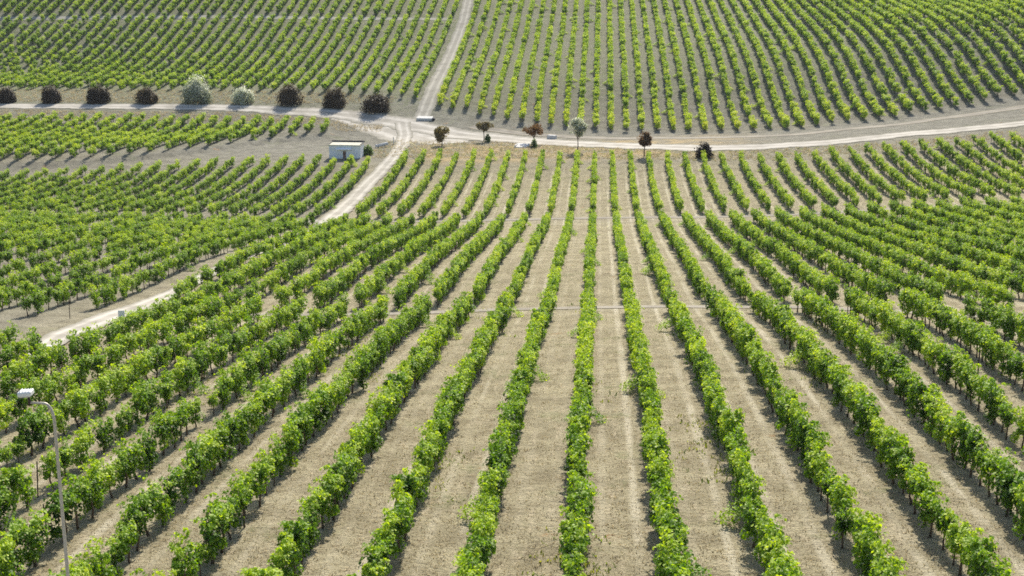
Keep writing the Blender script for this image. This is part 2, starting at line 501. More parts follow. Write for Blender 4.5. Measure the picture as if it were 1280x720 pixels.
strip("lower_cross_track", [(x, y, 1.35) for x, y in zip(*T1)][0:9], M['cross'], 0.03, seed=5)
strip("upper_cross_track", [(x, y, 1.4) for x, y in zip(*T2) if x > -29], M['cross'], 0.03, seed=6)
strip("left_cross_track", [(x, y, 1.7) for x, y in zip(*T2) if x < -35] + [(-31.2, 157.3, 2.2)], M['track'], 0.03, seed=7)
strip("hill_cross_track", [(x, y - 0.2, 2.2) for x, y in zip(*T3) if x < -31], M['track'], 0.03, seed=8)
strip("field_edge_path", [(x, y - 7.0, 2.2) for x, y in zip(*FR_BASE) if x > -21], M['cross'], 0.03, seed=10)

# ------------------------------------------------------------------ vine models
LEAF = np.array([(0, 0, 0), (-0.50, 0.22, 0.12), (-0.38, 0.78, 0.10), (0, 1.05, -0.06), (0.38, 0.78, 0.10), (0.50, 0.22, 0.12)])
LEAF_F = np.array([0, 3, 2, 1, 0, 5, 4, 3])

def leaves_mesh(name, pos, nrm, size, tint, mat, rs):
    """leaf blades folded along the midrib; nrm is the way each blade faces"""
    n = len(pos)
    nrm = nrm / np.linalg.norm(nrm, axis=1, keepdims=True)
    down = np.tile([0, 0, -1.0], (n, 1)) + rs.normal(0, 0.55, (n, 3))
    tip = down - nrm * (down * nrm).sum(1, keepdims=True)
    tip /= np.linalg.norm(tip, axis=1, keepdims=True) + 1e-9
    side = np.cross(tip, nrm)
    v = (LEAF[None, :, 0:1] * side[:, None, :] + (LEAF[None, :, 1:2] - 0.5) * tip[:, None, :] + LEAF[None, :, 2:3] * nrm[:, None, :]) * size[:, None, None] + pos[:, None, :]
    f = (LEAF_F[None, :] + (np.arange(n) * 6)[:, None]).ravel()
    return mesh_np(name, v.reshape(-1, 3), f, np.full(n * 2, 4), mat, tint=np.repeat(tint, 2))

def vine_foliage(seed, n=1020, length=1.2, half_w=0.46, top=1.34, bottom=0.16, sprawl=0.0):
    rs = np.random.default_rng(seed)
    P, N, T = [], [], []
    # the mound: leaves near the surface of an uneven hedge section built of lumps
    nl = 15
    lc = np.stack([rs.uniform(-.20, .20, nl), np.linspace(-length / 2 + .12, length / 2 - .12, nl) + rs.normal(0, .08, nl), rs.uniform(bottom + .18, top - .20, nl)], 1)
    lc[::3, 2] = rs.uniform(top - .42, top - .16, len(lc[::3]))
    lr = rs.uniform(.13, .255, nl)
    for i in range(nl):
        k = int(n * 0.8 / nl)
        d = rs.normal(0, 1, (k, 3)); d[:, 2] += 0.25
        d /= np.linalg.norm(d, axis=1, keepdims=True)
        r = lr[i] * rs.uniform(.72, 1.08, (k, 1))
        P.append(lc[i] + d * r * np.array([1, .95, 1.08]))
        N.append(d * 1.0 + np.array([0, 0, .55]) + rs.normal(0, .45, (k, 3)))
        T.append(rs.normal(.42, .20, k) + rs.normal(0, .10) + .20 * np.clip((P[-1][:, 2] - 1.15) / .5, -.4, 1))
    # shoots that rise from the arms and arch over
    ns = 9
    for i in range(ns):
        y0 = rs.uniform(-length / 2 + .05, length / 2 - .05)
        sx = rs.choice([-1, 1])
        a, hgt, out = rs.uniform(-.35, .35), rs.uniform(.42, .80), rs.uniform(.12, .44)
        k = int(n * .26 / ns)
        t = np.linspace(.35, 1, k)
        px = sx * out * t ** 1.5
        py = y0 + a * t
        pz = .78 + hgt * np.sin(t * 2.1) / .9
        p = np.stack([px, py, pz], 1) + rs.normal(0, .045, (k, 3))
        P.append(p)
        N.append(np.stack([sx * .6 * np.ones(k), np.zeros(k), np.ones(k)], 1) + rs.normal(0, .5, (k, 3)))
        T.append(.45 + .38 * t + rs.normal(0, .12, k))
    if sprawl > 0:
        for i in range(5):
            y0 = rs.uniform(-.4, .4)
            k = 48
            t = np.linspace(0, 1, k)
            ang = rs.uniform(-.6, .6)
            p = np.stack([sprawl * (.2 + t * .75), y0 + ang * t, .62 * (1 - t) ** 1.4 + .10 + .12 * np.sin(t * 9 + i)], 1) + rs.normal(0, .095, (k, 3))
            p[:, 2] = np.maximum(p[:, 2], .06)
            P.append(p)
            N.append(np.tile([0, 0, 1.0], (k, 1)) + rs.normal(0, .45, (k, 3)))
            T.append(.45 + .25 * t + rs.normal(0, .12, k))
    P = np.concatenate(P); N = np.concatenate(N); T = np.concatenate(T)
    P[:, 2] = np.maximum(P[:, 2], .07)
    size = rs.uniform(.062, .106, len(P))
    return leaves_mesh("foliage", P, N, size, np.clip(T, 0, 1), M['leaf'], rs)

def vine_trunk(seed):
    r = random.Random(seed)
    g = Geo()
    lx, ly = r.uniform(-.10, .10), r.uniform(-.14, .14)
    p = [(0, 0, -.08), (lx * .3, ly * .2, .12), (lx * 1.0 + r.uniform(-.03, .03), ly * .5, .34), (lx * .8, ly * .9 + r.uniform(-.03, .03), .56), (lx * .5, ly, .76)]
    g.tube(p, [.055, .046, .038, .036, .040], 7)
    for s in (-1, 1):
        e = [(lx * .5, ly, .73), (lx * .3, ly + s * .16, .83), (r.uniform(-.04, .04), ly + s * .40, .88), (r.uniform(-.05, .05), ly + s * .58, .93)]
        g.tube(e, [.030, .026, .020, .012], 6)
    for i in range(3):
        y0 = r.uniform(-.4, .4); sx = r.choice((-1, 1))
        g.tube([(0, y0, .86), (sx * .08, y0 + r.uniform(-.1, .1), 1.08), (sx * .22, y0 + r.uniform(-.15, .15), 1.28)], [.010, .008, .005], 5)
    return g.mesh("trunk", M['bark'])

SPECS = [dict(), dict(top=1.46, n=1080), dict(top=1.22, n=880), dict(length=1.25, top=1.32), dict(top=1.56, n=1080, bottom=.42), dict(length=1.0, n=820, bottom=.55),
         dict(top=1.36, bottom=.22, n=920), dict(length=1.2, top=1.42, bottom=.46), dict(n=980, sprawl=1.0), dict(n=980, sprawl=-1.0)]
FOL = [vine_foliage(100 + i, **s) for i, s in enumerate(SPECS)]
TRK = [vine_trunk(200 + i) for i in range(len(SPECS))]
NV = len(SPECS)

# ------------------------------------------------------------------ where the vines stand
def vine_sites():
    out = []
    def run(k, y0, y1, step, field, miss):
        y = y0 + rng.uniform(0, .4)
        while y < y1:
            if rng.random() > miss:
                out.append((k * S + (1.0 if field == 'left' and k < -12 else 0) + rng.gauss(0, .07), y + rng.gauss(0, .08), field, k))
            y += step * rng.uniform(.92, 1.08)
    for k in range(-11, 30):
        x = k * S
        t1, t2 = float(lin(T1, x)), float(lin(T2, x))
        if k > -11:
            if k >= -8:
                ga = .9 if k in (-1, 0) else 2.2
                run(k, 22, t1 - ga - .2, 1.0 if k > -4 else 1.08, 'near', .02 if k > -4 else .035)
                run(k, t1 + ga + .3, t2 - 4.0, 1.02, 'middle', .02)
            else:
                run(k, 22, t2 - 4.8, 1.08, 'middle', .05)
        else:
            run(k, 89.3, t2 - 4.0, 1.08, 'middle', .02)
        run(k, t2 + 2.4, float(lin(MAIN_TOP, x)), 1.08, 'upper', .01)
    run(-11.8, 63.5, 69.0, 1.3, 'left', .1)
    run(-10.95, 56.0, 66.0, 1.15, 'left', .1)
    for k in range(-45, -12):
        x = k * S
        t2 = float(lin(T2, x))
        yb = {-13: 85.0, -14: 79.0, -15: 74.0}.get(k, 70.0)
        if k == -21:
            run(k, yb, 126, 1.08, 'left', .05)
            run(k, 147, t2 - 3.5, 1.08, 'left', .05)
        else:
            run(k, yb, t2 - 3.5, 1.18, 'left', .05)
        run(k, t2 + 1.6, float(lin(B_TOP, x)) - .5, 1.08, 'leftB', .012)
        if x < -43 and float(lin(A_TOP, x)) > float(lin(A_BOT, x)) + .8:
            run(k, float(lin(A_BOT, x)), float(lin(A_TOP, x)), 1.15, 'terrace', .05)
    for k in range(-11, 52):
        x = k * S
        t3 = float(lin(T3, x))
        run(k, float(lin(FR_BASE, x)), t3 - 1.3, 1.34, 'hill', .03)
        run(k, t3 + 1.3, 352, 1.12, 'hill', .015)
    for k in range(-66, -12):
        x = k * S
        t3 = float(lin(T3, x))
        run(k, float(lin(FL_BASE, x)), t3 - 1.6, 1.35, 'hill_left', .03 + .10 * float(sstep(-70, -140, x)))
        run(k, t3 + 1.6, 352, 1.15, 'hill_left', .03)
    return out

SITES = vine_sites()
sx = np.array([s[0] for s in SITES]); sy = np.array([s[1] for s in SITES])
sz = ground_z(sx, sy)
pu, pv, pd = pix(sx, sy, sz + 1.1)
keep = (pu > -70) & (pu < 1350) & (pv > -60) & (pv < 800) & (pd > 5)
in_view = (pu > 6) & (pu < 1274) & (pv > 0) & (pv < 722)
vis = np.where(in_view)[0]
near_idx = set(vis[np.argsort(pd[vis])][:298].tolist())

ORD = ["zeroth", "first", "second", "third", "fourth", "fifth", "sixth", "seventh", "eighth", "ninth", "tenth", "eleventh", "twelfth", "thirteenth", "fourteenth", "fifteenth",
       "sixteenth", "seventeenth", "eighteenth", "nineteenth", "twentieth", "twenty-first", "twenty-second", "twenty-third", "twenty-fourth", "twenty-fifth", "twenty-sixth",
       "twenty-seventh", "twenty-eighth", "twenty-ninth", "thirtieth", "thirty-first", "thirty-second", "thirty-third", "thirty-fourth", "thirty-fifth"]

rows_near = {}
for i in near_idx:
    rows_near.setdefault(SITES[i][3], []).append(i)
# how each row enters the picture: its nearest plant meets the bottom, left or right edge
low = {}
for k, lst in rows_near.items():
    lst.sort(key=lambda i: pd[i])
    u, v = pu[lst[0]], pv[lst[0]]
    low[k] = 'bottom' if v > 655 and 30 < u < 1250 else ('left' if u < 640 else 'right')
bottom_rows = sorted(k for k in low if low[k] == 'bottom')
left_rows = sorted((k for k in low if low[k] == 'left'), reverse=True)
right_rows = sorted(k for k in low if low[k] == 'right')

def vine_label(k, n, look):
    if low[k] == 'bottom':
        return f"{look} grapevine, {ORD[n]} up from the bottom edge in the {ORD[bottom_rows.index(k) + 1]} bottom row from left"
    side = left_rows if low[k] == 'left' else right_rows
    r = side.index(k) + 1
    rr = "lowest" if r == 1 else ORD[r] + " lowest"
    return f"{look} grapevine, {ORD[n]} in from the {low[k]} edge in the {rr} row meeting it"

near_info = {}
far_pts = []
for i, (x, y, field, k) in enumerate(SITES):
    if not keep[i]:
        continue
    r = rng.random()
    if r < .09:
        var = rng.choice((8, 9))
    else:
        var = rng.randrange(0, 8)
    sc = rng.uniform(.80, 1.06) * {'hill': 1.10 * rng.uniform(.88, 1.10), 'hill_left': 1.05, 'left': .92, 'leftB': .95, 'terrace': 1.0}.get(field, 1.0)
    if rng.random() < .06:
        sc *= .72
    flip = math.pi if rng.random() < .5 else 0.0
    rz = flip + rng.gauss(0, .09)
    wx = rng.uniform(.82, 1.04) * (1.36 if field in ('hill', 'hill_left', 'terrace') else 1.0)
    yel = rng.uniform(0, .25)
    if field == 'hill':
        yb = float(lin(FR_BASE, x))
        yel += 1.15 * math.exp(-(y - yb) / 11.0) * sstep(75, 20, x) + .22
    elif field == 'hill_left':
        yel += .12 + .3 * math.exp(-(y - float(lin(FL_BASE, x))) / 9.0)
    elif field == 'upper':
        yel += .25
    elif field == 'leftB':
        yel += .55 * math.exp(-(float(lin(B_TOP, x)) - y) / 7.0)
    elif field == 'terrace':
        yel += .35
    if rng.random() < .04:
        yel += .4
    if i in near_idx:
        near_info[i] = (var, sc, rz, wx)
    else:
        far_pts.append((x, y, sz[i], rz, sc, wx, var, yel))

VINE_GROUP = "grapevines in the nearest rows"
sources = {}
for k in sorted(rows_near):
    for n, i in enumerate(rows_near[k], 1):
        var, sc, rz, wx = near_info[i]
        look = "leafy" if var < 8 and sc >= .8 else ("sprawling" if var >= 8 else "small")
        t = thing("grapevine", vine_label(k, n, look), "grapevine", (sx[i], sy[i], sz[i]), rz, VINE_GROUP)
        t.scale = (sc * wx, sc, sc)
        tr = link("trunk", TRK[var], t)
        fo = link("foliage", FOL[var], t)
        sources.setdefault(var, (tr, fo))
for var in range(NV):
    assert var in sources, var

def grapevine_mass(pts):
    """all the smaller, farther vines: one object, each plant set out by geometry nodes"""
    pts = np.array(pts)
    me = bpy.data.meshes.new("grapevines")
    me.vertices.add(len(pts))
    me.vertices.foreach_set('co', pts[:, :3].astype(np.float32).ravel())
    for nm, col in (("spin", 3), ("size", 4), ("wide", 5), ("yellow", 7)):
        a = me.attributes.new(nm, 'FLOAT', 'POINT')
        a.data.foreach_set('value', pts[:, col].astype(np.float32))
    a = me.attributes.new("kind_index", 'INT', 'POINT')
    a.data.foreach_set('value', pts[:, 6].astype(np.int32))
    ng = bpy.data.node_groups.new("set_out_vines", 'GeometryNodeTree')
    ng.interface.new_socket("Geometry", in_out='INPUT', socket_type='NodeSocketGeometry')
    ng.interface.new_socket("Geometry", in_out='OUTPUT', socket_type='NodeSocketGeometry')
    N = ng.nodes
    gi, go = N.new("NodeGroupInput"), N.new("NodeGroupOutput")
    def named(nm, ty):
        nd = N.new("GeometryNodeInputNamedAttribute")
        nd.data_type = ty
        nd.inputs[0].default_value = nm
        return nd.outputs[0]
    joins = []
    for var in range(NV):
        j = N.new("GeometryNodeJoinGeometry")
        for o in sources[var]:
            oi = N.new("GeometryNodeObjectInfo")
            oi.transform_space = 'ORIGINAL'
            oi.inputs['Object'].default_value = o
            ng.links.new(oi.outputs['Geometry'], j.inputs[0])
        g2i = N.new("GeometryNodeGeometryToInstance")
        ng.links.new(j.outputs[0], g2i.inputs[0])
        joins.append(g2i.outputs[0])
    allj = N.new("GeometryNodeJoinGeometry")
    for s in reversed(joins):
        ng.links.new(s, allj.inputs[0])
    iop = N.new("GeometryNodeInstanceOnPoints")
    ng.links.new(gi.outputs[0], iop.inputs['Points'])
    ng.links.new(allj.outputs[0], iop.inputs['Instance'])
    iop.inputs['Pick Instance'].default_value = True
    ng.links.new(named("kind_index", 'INT'), iop.inputs['Instance Index'])
    cr = N.new("ShaderNodeCombineXYZ")
    ng.links.new(named("spin", 'FLOAT'), cr.inputs[2])
    e2r = N.new("FunctionNodeEulerToRotation")
    ng.links.new(cr.outputs[0], e2r.inputs[0])
    ng.links.new(e2r.outputs[0], iop.inputs['Rotation'])
    mul = N.new("ShaderNodeMath"); mul.operation = 'MULTIPLY'
    ng.links.new(named("size", 'FLOAT'), mul.inputs[0]); ng.links.new(named("wide", 'FLOAT'), mul.inputs[1])
    cs = N.new("ShaderNodeCombineXYZ")
    ng.links.new(mul.outputs[0], cs.inputs[0])
    for q in (1, 2):
        ng.links.new(named("size", 'FLOAT'), cs.inputs[q])
    ng.links.new(cs.outputs[0], iop.inputs['Scale'])
    ng.links.new(iop.outputs[0], go.inputs[0])
    o = link("grapevines", me)
    md = o.modifiers.new("set_out_vines", 'NODES')
    md.node_group = ng
    return tag(o, "green grapevines of the farther rows, filling the valley and the hill behind", "grapevines", None, 'stuff')

grapevine_mass(far_pts)
print("vines near", len(near_info), "far", len(far_pts), "bottom rows", bottom_rows, left_rows, right_rows)

# ------------------------------------------------------------------ bushes and small trees along the valley road
def crown_mesh(name, seed, rx, ry, rz, mat, n, leaf, lumps=14, base=0.0, tint=(.4, .2), top_bias=.25):
    rs = np.random.default_rng(seed)
    P, N, T = [], [], []
    for i in range(lumps):
        d = rs.normal(0, 1, 3); d /= np.linalg.norm(d)
        rad = rs.uniform(.35, .72)
        c = d * rad
        c[2] = c[2] * .9
        lr = rs.uniform(.26, .44)
        k = n // lumps
        q = rs.normal(0, 1, (k, 3)); q /= np.linalg.norm(q, axis=1, keepdims=True)
        p = c + q * lr * rs.uniform(.55, 1.1, (k, 1))
        P.append(p); N.append(q + np.array([0, 0, .35]) + rs.normal(0, .5, (k, 3)))
        T.append(rs.normal(tint[0], tint[1], k) + rs.normal(0, .07) + top_bias * p[:, 2])
    k = n // 5
    q = rs.normal(0, 1, (k, 3)); q /= np.linalg.norm(q, axis=1, keepdims=True)
    P.append(q * rs.uniform(.2, .85, (k, 1))); N.append(q + rs.normal(0, .6, (k, 3))); T.append(rs.normal(tint[0], tint[1], k))
    P = np.concatenate(P); N = np.concatenate(N); T = np.concatenate(T)
    P = P * np.array([rx, ry, rz]) + np.array([0, 0, base + rz * .93])
    ok = P[:, 2] > 0.04
    P, N, T = P[ok], N[ok], T[ok]
    size = rs.uniform(.7, 1.3, len(P)) * leaf
    return leaves_mesh(name, P, N, size, np.clip(T, 0, 1), mat, rs)

def mound_mesh(name, seed, r, h, mat, n, leaf, lumps=36, tint=(.4, .2), top_bias=.25):
    """a bush that is leafy down to the ground: lumps spread over a dome"""
    rs = np.random.default_rng(seed)
    P, N, T = [], [], []
    for i in range(lumps):
        a = rs.uniform(0, 2 * math.pi); e = math.asin(rs.uniform(.02, 1.0))
        d = np.array([math.cos(a) * math.cos(e), math.sin(a) * math.cos(e), math.sin(e)])
        c = d * rs.uniform(.56, .72)
        lr = rs.uniform(.22, .34)
        k = n // lumps
        q = rs.normal(0, 1, (k, 3)); q /= np.linalg.norm(q, axis=1, keepdims=True)
        p = c + q * lr * np.where(rs.uniform(0, 1, (k, 1)) < .15, rs.uniform(1.0, 1.45, (k, 1)), rs.uniform(.6, 1.08, (k, 1)))
        P.append(p); N.append(q + d * .6 + np.array([0, 0, .3]) + rs.normal(0, .5, (k, 3)))
        T.append(rs.normal(tint[0], tint[1], k) + rs.normal(0, .07) + 2.0 * top_bias * (p[:, 2] - .45))
    P = np.concatenate(P); N = np.concatenate(N); T = np.concatenate(T)
    P = P * np.array([r, r * .95, h])
    ok = P[:, 2] > -0.05
    P, N, T = P[ok], N[ok], T[ok]
    size = rs.uniform(.7, 1.3, len(P)) * leaf
    return leaves_mesh(name, P, N, size, np.clip(T, 0, 1), mat, rs)

def stems_mesh(seed, h, spread, n=7, r0=.05):
    r = random.Random(seed)
    g = Geo()
    for i in range(n):
        a = r.uniform(0, 6.28); s = spread * r.uniform(.3, 1)
        g.tube([(math.cos(a) * .1, math.sin(a) * .1, -.1), (math.cos(a) * s * .4, math.sin(a) * s * .4, h * .45), (math.cos(a) * s, math.sin(a) * s, h * r.uniform(.75, .95))], [r0, r0 * .7, r0 * .3], 6)
    return g.mesh("stem", M['tree_bark'])

def bush(label, x, y, w, h, mat, seed, cat="bush", name="bush", n=4600, leaf=.20, tint=(.4, .2), group=None, top_bias=.25):
    t = thing(name, label, cat, (x, y, gz(x, y)), 0, group)
    link("foliage", mound_mesh("foliage", seed, w / 2 * 1.02, h * .98, mat, n, leaf, tint=tint, top_bias=top_bias), t)
    link("stem", stems_mesh(seed, h * .8, w * .3), t)
    return t

BG = "bushes along the valley road"
bush("dark brown bush at the left end of the row beside the valley road", -106.6, 249.4, 3.8, 3.0, M['dark_leaf'], 31, group=BG)
bush("rounded dark bush beside the pale road, second from the left end", -98.6, 249.6, 4.2, 3.3, M['dark_leaf'], 32, group=BG)
bush("wide dark bush beside the pale road, third from the left end", -90.0, 249.9, 4.8, 3.6, M['dark_leaf'], 33, group=BG)
bush("low reddish brown bush left of the big silvery bush", -81.2, 250.1, 4.8, 3.0, M['dark_leaf'], 34, group=BG)
bush("tall rounded silvery green bush, biggest of those along the road", -72.0, 250.6, 6.0, 5.3, M['silver_leaf'], 35, n=6500, leaf=.2, group=BG, tint=(.36, .22), top_bias=.3)
bush("low grey green bush right of the tall silvery bush", -63.5, 250.2, 4.7, 3.3, M['silver_leaf'], 36, n=3000, tint=(.16, .2), group=BG, top_bias=.2)
bush("broad dark brown bush right of the grey green bush", -54.8, 249.6, 5.4, 3.9, M['dark_leaf'], 37, group=BG)
bush("narrow topped dark bush between the two broadest dark bushes", -46.3, 247.5, 4.6, 4.0, M['dark_leaf'], 38, group=BG)
bush("broad low dark bush just left of the road junction", -38.6, 244.6, 5.9, 3.5, M['dark_leaf'], 39, group=BG)

def small_tree(label, x, y, h, w, crown_h, mat, seed, n=2200, leaf=.17, trunk_r=.07, tint=(.4, .2), top_bias=.25):
    t = thing("small_tree", label, "tree", (x, y, gz(x, y)), 0, "small trees below the valley road")
    r = random.Random(seed)
    g = Geo()
    hb = h - crown_h
    g.tube([(0, 0, -.15), (r.uniform(-.05, .05), 0, hb * .5), (r.uniform(-.1, .1), r.uniform(-.1, .1), hb + crown_h * .35)], [trunk_r * 1.3, trunk_r, trunk_r * .6], 8)
    for i in range(6):
        a = i * 1.05 + r.uniform(-.3, .3)
        s = w * .38 * r.uniform(.6, 1)
        g.tube([(0, 0, hb * r.uniform(.75, 1.05)), (math.cos(a) * s * .5, math.sin(a) * s * .5, hb + crown_h * .35), (math.cos(a) * s, math.sin(a) * s, hb + crown_h * r.uniform(.55, .85))], [trunk_r * .55, trunk_r * .35, trunk_r * .12], 6)
    link("trunk", g.mesh("trunk", M['tree_bark']), t)
    link("crown", crown_mesh("crown", seed, w / 2 * 1.18, w / 2 * 1.18, crown_h / 1.85, mat, n, leaf, lumps=10, base=hb, tint=tint, top_bias=top_bias), t)
    return t

small_tree("olive brown egg-shaped young tree at the road junction, leafy almost to the ground", -24.1, 219.3, 3.3, 2.5, 2.8, M['brown_leaf'], 61, tint=(.35, .2))
small_tree("thin brown-crowned tree standing behind a small green shrub", -17.9, 224.0, 3.4, 2.4, 1.9, M['brown_leaf'], 52, tint=(.45, .25), n=1000)
small_tree("spreading reddish brown tree left of the silvery tree", -9.6, 218.0, 3.3, 3.2, 2.1, M['red_leaf'], 53, tint=(.75, .2), n=1200)
small_tree("silvery leaved small tree with bright rim by the road", -2.6, 208.6, 5.0, 3.0, 3.2, M['silver_leaf'], 54, tint=(.45, .25))
small_tree("dark brown round-headed tree by the road, right of the silvery tree", 7.1, 201.6, 3.6, 2.3, 2.3, M['red_leaf'], 55, tint=(.55, .25))
bush("blackish bush standing alone on the verge below the road", 15.4, 198.6, 3.0, 2.5, M['dark_leaf'], 56, n=1500, tint=(.15, .15))
bush("bright green shrub under the thin brown-crowned tree", -17.2, 222.9, 1.2, 1.5, M['green_leaf'], 57, "shrub", "shrub", n=500, leaf=.15)
bush("green shrub beneath the spreading reddish brown tree", -9.35, 213.6, 1.3, 1.6, M['green_leaf'], 58, "shrub", "shrub", n=500, leaf=.15)
bush("yellowish green shrub against the side of the white hut", -34.2, 208.2, 2.3, 1.7, M['green_leaf'], 59, "shrub", "shrub", n=1100, leaf=.17, tint=(.75, .2))

# ------------------------------------------------------------------ white pump hut
def hut():
    x, y = -37.0, 206.5
    z = gz(x, y - 1.8) - .05
    t = thing("hut", "small white flat-roofed hut at the corner of the left field", "hut", (x, y, z), R(-1.5))
    W, D, H = 4.7, 2.9, 1.95
    g = Geo()
    for sxx in (-1, 1):
        g.box((sxx * (W / 2 - .1), 0, H / 2 - .15), (.2, D, H + .3))
    g.box((0, D / 2 - .1, H / 2 - .15), (W - .4, .2, H + .3))
    dx0, dx1, dh = -.28, .18, 1.15                                   # front wall around the door
    g.box(((-W / 2 + .2 + dx0) / 2, -D / 2 + .1, H / 2 - .15), (dx0 + W / 2 - .2, .2, H + .3))
    g.box(((W / 2 - .2 + dx1) / 2, -D / 2 + .1, H / 2 - .15), (W / 2 - .2 - dx1, .2, H + .3))
    g.box(((dx0 + dx1) / 2, -D / 2 + .1, (H + dh) / 2), (dx1 - dx0, .2, H - dh))
    link("wall", g.mesh("wall", M['lime']), t)
    g = Geo(); g.box((0, 0, H + .07), (W + .24, D + .24, .14), bev=.02)
    roof = link("roof", g.mesh("roof", M['roof_cream']), t)
    g = Geo(); g.box((0, D / 2 + .02, H + .25), (W + .26, .18, .22), bev=.015)
    for sxx in (-1, 1):
        g.box((sxx * (W / 2 + .03), .1, H + .19), (.14, D - .3, .10))
    link("parapet", g.mesh("parapet", M['near_black']), roof)
    d = Geo(); d.box(((dx0 + dx1) / 2, -D / 2 + .12, dh / 2 - .05), (dx1 - dx0 - .03, .06, dh + .1), bev=.008)
    for q in range(3):
        d.box(((dx0 + dx1) / 2, -D / 2 + .082, .2 + q * .45), (dx1 - dx0 - .08, .02, .07))
    door = link("door", d.mesh("door", M['door_brown']), t)
    hd = Geo(); hd.tube([(dx1 - .10, -D / 2 + .04, .62), (dx1 - .10, -D / 2 + .04, .74)], [.014, .014], 6)
    link("handle", hd.mesh("handle", M['steel']), door)
    a = Geo(); a.box((-.05, -D / 2 - .34, 1.62), (2.3, .80, .035), rot=Matrix.Rotation(R(16), 4, 'X'), bev=.008)
    for sxx in (-1, 1):
        a.tube([(-.05 + sxx * 1.0, -D / 2 - .003, 1.32), (-.05 + sxx * 1.0, -D / 2 - .60, 1.52)], [.018, .018], 6)
    link("awning", a.mesh("awning", M['white_sheet']), t)
    b2 = Geo(); b2.box((-.05, -D / 2 - .022, 1.0), (2.25, .04, .85), bev=.006)
    # a bright board either side of the doorway
    b2.bm.clear()
    b2.box((-.92, -D / 2 - .022, 1.02), (.95, .04, .75), bev=.006)
    b2.box((.75, -D / 2 - .022, 1.02), (.85, .04, .75), bev=.006)
    link("board", b2.mesh("board", M['white_sheet']), t)
hut()

# ------------------------------------------------------------------ concrete pieces along the road
def block_thing(name, label, cat, x, y, rotz, parts, dz=0.0):
    t = thing(name, label, cat, (x, y, gz(x, y) + dz), rotz)
    for nm, geo, mat in parts:
        link(nm, geo.mesh(nm, M[mat]), t)
    return t
g = Geo(); g.box((0, 0, .10), (2.7, 1.5, .62), bev=.05, rot=Matrix.Rotation(R(7), 4, 'X')); g.box((-1.25, 1.1, .12), (.3, 1.0, .55), bev=.03)
g2 = Geo(); g2.tube([(1.55, .3, .10), (1.55, -.75, .06)], [.24, .24], 14)
block_thing("culvert", "low white culvert headwall with dark pipe mouth above the junction", "culvert", -29.3, 239.6, R(-4), [("headwall", g, 'concrete'), ("pipe", g2, 'near_black')])
g = Geo(); g.box((0, 0, .22), (1.45, .8, .62), bev=.04); g.box((0, 0, .55), (1.3, .66, .06), bev=.01)
block_thing("concrete_block", "white concrete block on the far verge right of the reddish tree", "block", -7.0, 224.9, R(-25), [("body", g, 'concrete')])
g = Geo(); g.box((0, 0, .10), (2.0, 2.6, .34), bev=.05, rot=Matrix.Rotation(R(5), 4, 'X')); g.box((-.85, -.2, .30), (.18, 2.2, .22), bev=.03)
block_thing("concrete_slab", "pale concrete slab on the dry verge left of the reddish tree", "slab", -11.3, 215.6, R(-8), [("body", g, 'concrete')])
g = Geo(); g.tube([(-.95, -.3, .20), (.85, .3, .62)], [.27, .27], 14); g.tube([(-1.0, -.317, .19), (-.72, -.223, .255)], [.33, .33], 14)
block_thing("concrete_pipe", "white concrete pipe tilted on the bank between hut and road", "pipe", -33.3, 217.2, 0, [("body", g, 'concrete')])
g = Geo(); g.box((0, 0, .55), (.13, .13, 1.4), bev=.015); g.box((0, 0, 1.27), (.17, .17, .05), bev=.01)
block_thing("marker_post", "short pale post standing beside the tilted concrete pipe", "post", -32.0, 220.6, 0, [("body", g, 'concrete')])
g = Geo(); g.box((0, 0, .17), (.55, .42, .46), bev=.03); g.box((0, 0, .42), (.48, .36, .06), bev=.012)
block_thing("boundary_stone", "greyish concrete block beside the road among the lower left vines", "block", -27.6, 67.4, R(20), [("body", g, 'concrete')])
g = Geo(); g.tube([(-28.2, 211.0, gz(-28.2, 211.0) + 1.5), (-26.4, 206.3, gz(-26.4, 206.3) + 1.45), (-24.6, 201.2, gz(-24.6, 201.2) + 1.35)], [.06, .055, .05], 8)
tag(link("wooden_pole", g.mesh("wooden_pole", M['wood'])), "long pale wooden pole lying across the row ends near the junction", "pole")

# ------------------------------------------------------------------ stakes
def stake(label, x, y, h, lean=0.0, plate=False):
    t = thing("stake", label, "stake", (x, y, gz(x, y)), rng.uniform(0, 3), "iron stakes among the vines")
    g = Geo()
    g.box((0, 0, h / 2 - .1), (.045, .012, h + .2)); g.box((.017, .0205, h / 2 - .1), (.012, .03, h + .2))
    link("rod", g.mesh("rod", M['rust']), t)
    if plate:
        p = Geo(); p.box((0, -.03, h - .02), (.36, .03, .50), bev=.01)
        link("plate", p.mesh("plate", M['marker']), t)
        t.rotation_euler = (0, 0, PSI)
    else:
        t.rotation_euler = (lean, lean * .5, t.rotation_euler[2])
    return t
stake("dark iron stake standing just left of the lamp pole", -17.6, 41.7, 1.25, .05)
stake("dark iron stake among the vines to the right of the lamp head", -15.2, 47.9, 1.35, .02)
stake("iron stake close to the lamp post near the bottom edge", -15.6, 37.5, 1.1, -.03)
stake("tall iron stake at the open row end left of centre", -17.8, 76.0, 1.5, .01)
stake("iron stake in the gap at the open row end by the left road", -31.3, 80.2, 1.5, .02)
stake("iron stake rising from the row near the right edge", 15.75, 54.6, 1.75, .02)
stake("white marker plate on a stake where the row meets the left road", -25.6, 73.2, 1.35, 0, True)

